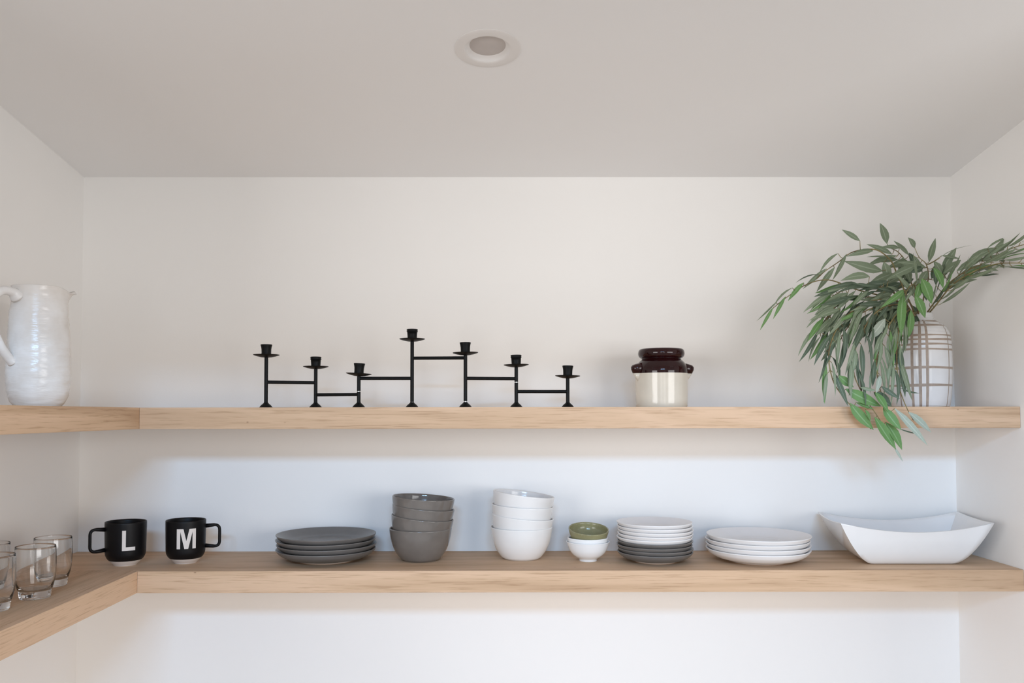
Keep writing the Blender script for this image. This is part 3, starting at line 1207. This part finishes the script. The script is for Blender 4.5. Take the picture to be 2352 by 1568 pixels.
# leaves that draw the outline: base px, tip px, width px, material, roll, bend, side bend
OUT = [
    (1975, 553, 1934, 527, 13, 's', .2, .1, 0), (2037, 559, 2021, 511, 18, 's', .2, .05, .1), (2101, 569, 2084, 545, 16, 's', .1, .3, 0),
    (2134, 601, 2146, 546, 16, 's', -.1, .05, -.1), (2088, 586, 2053, 553, 14, 's', .3, .1, -.1), (2066, 570, 2026, 565, 11, 's', .5, .1, .2),
    (2049, 584, 1990, 562, 14, 's', .3, .1, .15), (2005, 576, 1946, 586, 14, 's', .4, .2, .2), (1944, 584, 1913, 641, 12, 's', .5, .2, .2),
    (1925, 582, 1882, 625, 8, 's', .6, .2, .25), (1917, 614, 1875, 669, 13, 's', .2, .1, .1), (1898, 617, 1844, 662, 12, 's', .3, .1, .1),
    (1881, 630, 1828, 647, 6, 'd', .8, .2, .25), (1846, 649, 1809, 690, 12, 'g', .1, .1, .1), (1820, 661, 1775, 704, 7, 's', .7, .2, .25),
    (1804, 681, 1775, 732, 10, 'g', .2, .1, .1), (1783, 693, 1740, 738, 6, 's', .8, .2, .25), (1776, 706, 1747, 759, 10, 'g', .4, .2, .25),
    (1928, 652, 1873, 674, 11, 'g', .2, .1, -.1), (1911, 673, 1847, 717, 14, 's', .2, .2, .25), (1948, 673, 1871, 721, 24, 's', -.2, .1, .1),
    (1928, 711, 1875, 729, 14, 's', .2, .1, .1), (1915, 731, 1873, 769, 18, 's', .3, .1, .1), (2026, 622, 1940, 601, 22, 's', .2, .2, -.1),
    (1997, 635, 1927, 643, 20, 's', .1, .3, .2), (2057, 591, 1990, 589, 7, 's', .6, 0, .1), (2060, 587, 1990, 612, 13, 's', .3, .1, .15),
    (2030, 602, 2043, 645, 20, 's', .3, .1, 0), (1898, 768, 1864, 827, 15, 'g', .4, .2, .15), (1886, 771, 1854, 829, 6, 's', .8, .1, .2),
    (1907, 812, 1893, 846, 6, 'd', .5, .1, .1), (2100, 605, 2088, 580, 14, 'd', .1, .1, 0), (2120, 615, 2092, 625, 16, 'd', .2, .2, .1),
    (2085, 600, 2040, 612, 18, 's', .3, .2, .1), (2075, 590, 2068, 640, 16, 's', .3, .1, .1), (2095, 600, 2075, 650, 18, 's', .3, .1, .1),
    # right-hand sprays
    (2159, 592, 2237, 560, 5, 's', 1.0, .2, -.3), (2163, 620, 2197, 568, 19, 's', .2, .1, 0), (2163, 587, 2205, 594, 9, 's', .3, .1, .1),
    (2167, 628, 2208, 596, 16, 's', .2, .1, 0), (2223, 600, 2290, 566, 20, 's', .2, .1, -.1), (2268, 570, 2324, 539, 7, 's', .6, .1, -.2),
    (2285, 568, 2350, 543, 17, 's', .2, .1, -.15), (2288, 596, 2353, 572, 13, 's', .3, .1, -.1), (2296, 598, 2356, 602, 12, 's', .3, .1, .05),
    (2289, 608, 2353, 619, 11, 's', .3, .1, .05), (2240, 610, 2295, 619, 11, 's', .3, .1, .05), (2178, 648, 2267, 633, 8, 's', .5, .1, -.15),
    (2170, 660, 2263, 628, 14, 's', .3, .1, -.15), (2198, 622, 2261, 590, 17, 's', .2, .1, -.1), (2255, 634, 2296, 628, 4, 'd', .3, .1, -.1),
    (2165, 670, 2225, 632, 12, 's', .3, .1, -.1), (2180, 655, 2245, 640, 9, 's', .3, .1, -.1), (2215, 640, 2282, 622, 11, 's', .3, .1, -.1),
    (2205, 630, 2275, 605, 13, 's', .2, .1, -.1), (2250, 600, 2320, 585, 13, 's', .2, .1, -.1), (2310, 575, 2390, 552, 15, 's', .2, .1, -.1),
    (2320, 595, 2395, 585, 12, 's', .2, .1, 0), (2300, 600, 2380, 625, 11, 's', .2, .1, 0), (2255, 590, 2330, 562, 12, 's', .3, .1, -.1),
    # bright leaves over the neck of the vase
    (2075, 672, 2068, 772, 23, 'g', .2, .1, .1), (2092, 712, 2087, 776, 19, 'g', .2, .1, 0), (2117, 640, 2141, 697, 26, 'g', .2, .2, 0),
    (2102, 678, 2126, 730, 21, 'g', .2, .2, 0), (2144, 615, 2165, 664, 22, 'g', .2, .3, 0), (2096, 720, 2112, 747, 11, 'd', .2, .1, 0),
    (2112, 650, 2102, 690, 20, 'g', .3, .2, 0), (2140, 640, 2150, 606, 13, 'd', .2, .1, 0), (2092, 700, 2112, 728, 12, 'd', .2, .1, 0),
    # crown behind and above the mouth of the vase
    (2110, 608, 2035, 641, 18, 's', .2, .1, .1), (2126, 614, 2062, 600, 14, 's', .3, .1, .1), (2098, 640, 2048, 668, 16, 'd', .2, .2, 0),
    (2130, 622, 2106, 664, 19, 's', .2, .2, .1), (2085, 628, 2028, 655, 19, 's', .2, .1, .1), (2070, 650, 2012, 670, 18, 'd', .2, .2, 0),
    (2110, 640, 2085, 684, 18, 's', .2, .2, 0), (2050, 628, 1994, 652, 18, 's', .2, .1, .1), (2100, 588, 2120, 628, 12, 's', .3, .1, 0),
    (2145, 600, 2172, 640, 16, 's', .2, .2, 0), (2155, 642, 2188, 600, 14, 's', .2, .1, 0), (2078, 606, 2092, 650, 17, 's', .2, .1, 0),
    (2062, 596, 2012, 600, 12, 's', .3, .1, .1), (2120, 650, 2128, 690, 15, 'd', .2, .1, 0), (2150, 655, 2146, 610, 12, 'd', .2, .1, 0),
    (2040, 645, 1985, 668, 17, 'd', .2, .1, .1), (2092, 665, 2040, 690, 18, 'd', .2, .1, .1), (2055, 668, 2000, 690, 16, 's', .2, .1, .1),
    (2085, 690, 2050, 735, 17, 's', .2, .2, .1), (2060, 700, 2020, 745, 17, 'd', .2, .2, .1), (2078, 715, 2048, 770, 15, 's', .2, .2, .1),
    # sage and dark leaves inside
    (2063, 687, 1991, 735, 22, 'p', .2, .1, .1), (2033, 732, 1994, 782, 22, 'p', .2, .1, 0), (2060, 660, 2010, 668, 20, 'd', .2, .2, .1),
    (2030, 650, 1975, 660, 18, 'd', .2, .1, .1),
    # over the edge of the shelf
    (1952, 926, 2009, 986, 26, 'g', .2, .1, .15), (2009, 958, 2061, 1031, 24, 'g', .2, .1, .15), (2029, 935, 2069, 988, 23, 'g', .2, .1, .1),
    (2034, 970, 2074, 1032, 24, 'g', .2, .1, -.1), (2055, 938, 2132, 1023, 17, 'p', .1, .1, 0), (2086, 946, 2140, 993, 18, 'p', .1, .1, 0),
    (2054, 1026, 2074, 1060, 5, 'p', .3, 0, 0), (1943, 893, 2022, 935, 27, 'g', .2, .3, .1), (2007, 901, 2049, 934, 28, 'd', .2, .2, .1),
    (2025, 887, 2066, 916, 11, 'd', .3, .2, .1), (2070, 891, 2114, 903, 5, 'd', .4, .2, .25), (1966, 924, 2007, 940, 10, 'g', .3, .1, .1),
    (1987, 940, 2000, 967, 10, 'g', .3, .1, 0), (2067, 985, 2110, 998, 4, 'd', .4, .1, .2), (1926, 862, 1960, 890, 19, 'g', .3, .1, .1),
    (1976, 889, 2012, 897, 9, 's', .3, .1, .1), (2022, 862, 2012, 902, 13, 'p', .2, .1, .1), (2010, 900, 2040, 945, 20, 'g', .3, .1, .1),
]


def nearest(px, py, want=None):
    best = None
    for i, s in enumerate(stems):
        if want and s['kind'] not in want:
            continue
        for k, q in enumerate(s['pix']):
            dd = (q.x - px) ** 2 + (q.y - py) ** 2
            if best is None or dd < best[0]:
                best = (dd, i, k)
    return best[1], best[2]


def row(p):
    d_ = p - Vector((0, 0, EYE))
    return CY - F * d_.dot(UP) / d_.dot(FW)

for bx, by, tx, ty, w, mat, roll, bend, side in OUT:
    s, k = nearest(bx, by)
    q = stems[s]['pix'][k]
    Y = q.z - rnd.uniform(0.0, 0.012)
    if by > 840:
        Y = min(Y, 1.884)
    if mat == 'g' and 2060 < bx < 2150 and by < 780:
        Y = min(Y, 1.905)
    elif bx > 2035 and by < 700 and mat in 'sd':
        Y = max(Y, 1.95)
    base = at(bx, by, Y)
    Yt = Y + rnd.uniform(-0.018, 0.006)
    if ty > 900 and Yt > 1.886:
        Yt = 1.886
    tip = at(tx, ty, Yt)

    add_leaf(s, base, tip, w * Y / F * 1000 / 1000, mat, roll=roll * rnd.choice((1, -1)), bend=bend, side=side, near=stems[s]['path'][k])

# leaves that fill the bouquet: along the bushy and hanging branches
FILL = {'fan': 24, 'hang': 32, 'arch': 0, 'top': 0, 'crest': 0, 'right': 17, 'front': 4, 'long': 0}
for s, st in enumerate(stems):
    cnt = FILL.get(st['kind'], 0)
    P = st['path']
    nP = len(P)
    for i in range(cnt):
        u = (0.14 + 0.80 * (i + rnd.random() * 0.8) / cnt) if st['kind'] not in ('hang',) else (0.12 + 0.70 * (i + rnd.random() * 0.8) / cnt)
        k = min(int(u * (nP - 1)), nP - 2)
        tan = (P[k + 1] - P[k]).normalized()
        p = P[k]
        sidev = tan.cross(Vector((0, -1, 0))).normalized() * (1 if i % 2 else -1)
        if st['kind'] == 'right':
            d_ = tan * 1.0 + sidev * rnd.uniform(0.1, 0.35) + Vector((-0.05, -0.15, 0)) * rnd.uniform(0, 1)
        elif st['kind'] == 'hang':
            d_ = tan * 0.55 + sidev * rnd.uniform(0.0, 0.40) + Vector((rnd.uniform(-0.12, 0.12), -0.15 * rnd.random(), -0.75))
        elif st['kind'] == 'fan':
            d_ = tan * 0.7 + sidev * rnd.uniform(0.1, 0.45) + Vector((-0.25, -0.25 * rnd.random(), -0.45))
        else:
            d_ = tan * 0.8 + sidev * rnd.uniform(0.2, 0.6) + Vector((-0.1, -0.2 * rnd.random(), -0.15))
        d_.normalize()
        L = rnd.uniform(0.058, 0.098)
        base = p + sidev * 0.006 + d_ * 0.008
        tip = base + d_ * L
        if tip.y > VC.y + 0.05 and st['kind'] in ('hang', 'fan'):
            continue
        if base.z < U_T + 0.02 or tip.z < U_T + 0.012:
            lim = 1.884
            base.y = min(base.y, lim + 0.004)
            tip.y = min(tip.y, lim)
        if st['kind'] == 'hang' and (row(tip) > 935 or row(base) > 900):
            continue
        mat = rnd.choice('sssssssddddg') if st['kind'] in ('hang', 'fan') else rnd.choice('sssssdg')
        add_leaf(s, base, tip, (rnd.uniform(0.0055, 0.010) if st['kind'] == 'right' else rnd.uniform(0.008, 0.0155)), mat, nrm=Vector((rnd.uniform(-0.5, 0.5), -1, rnd.uniform(-0.2, 0.6))).normalized(),
                 roll=rnd.uniform(-0.6, 0.6), bend=rnd.choice((0, .125, .25, .5)), side=rnd.choice((-.25, -.125, 0, .125, .25)), near=p)

for st in stems:
    bm = bmesh.new()
    P = [st['neck'] - Vector((0, 0, 0.10)) + Vector(((VC.x - st['neck'].x) * 0.5, (VC.y - st['neck'].y) * 0.5, 0)), st['neck']] + st['path'][2:]
    P = crom(P[:3], 3)[:-1] + P[2:]
    n = len(P)
    rad = [0.0022 - 0.0014 * i / n for i in range(n)]
    tube_into(bm, [p - st['O'] for p in P], rad, 7)
    for tw in st['twig']:
        tube_into(bm, [p - st['O'] for p in tw], [0.0009, 0.0008, 0.0007], 5)
    from_bm('stem', bm, M_TWIG, st['e'])
print('leaves', n_leaf)
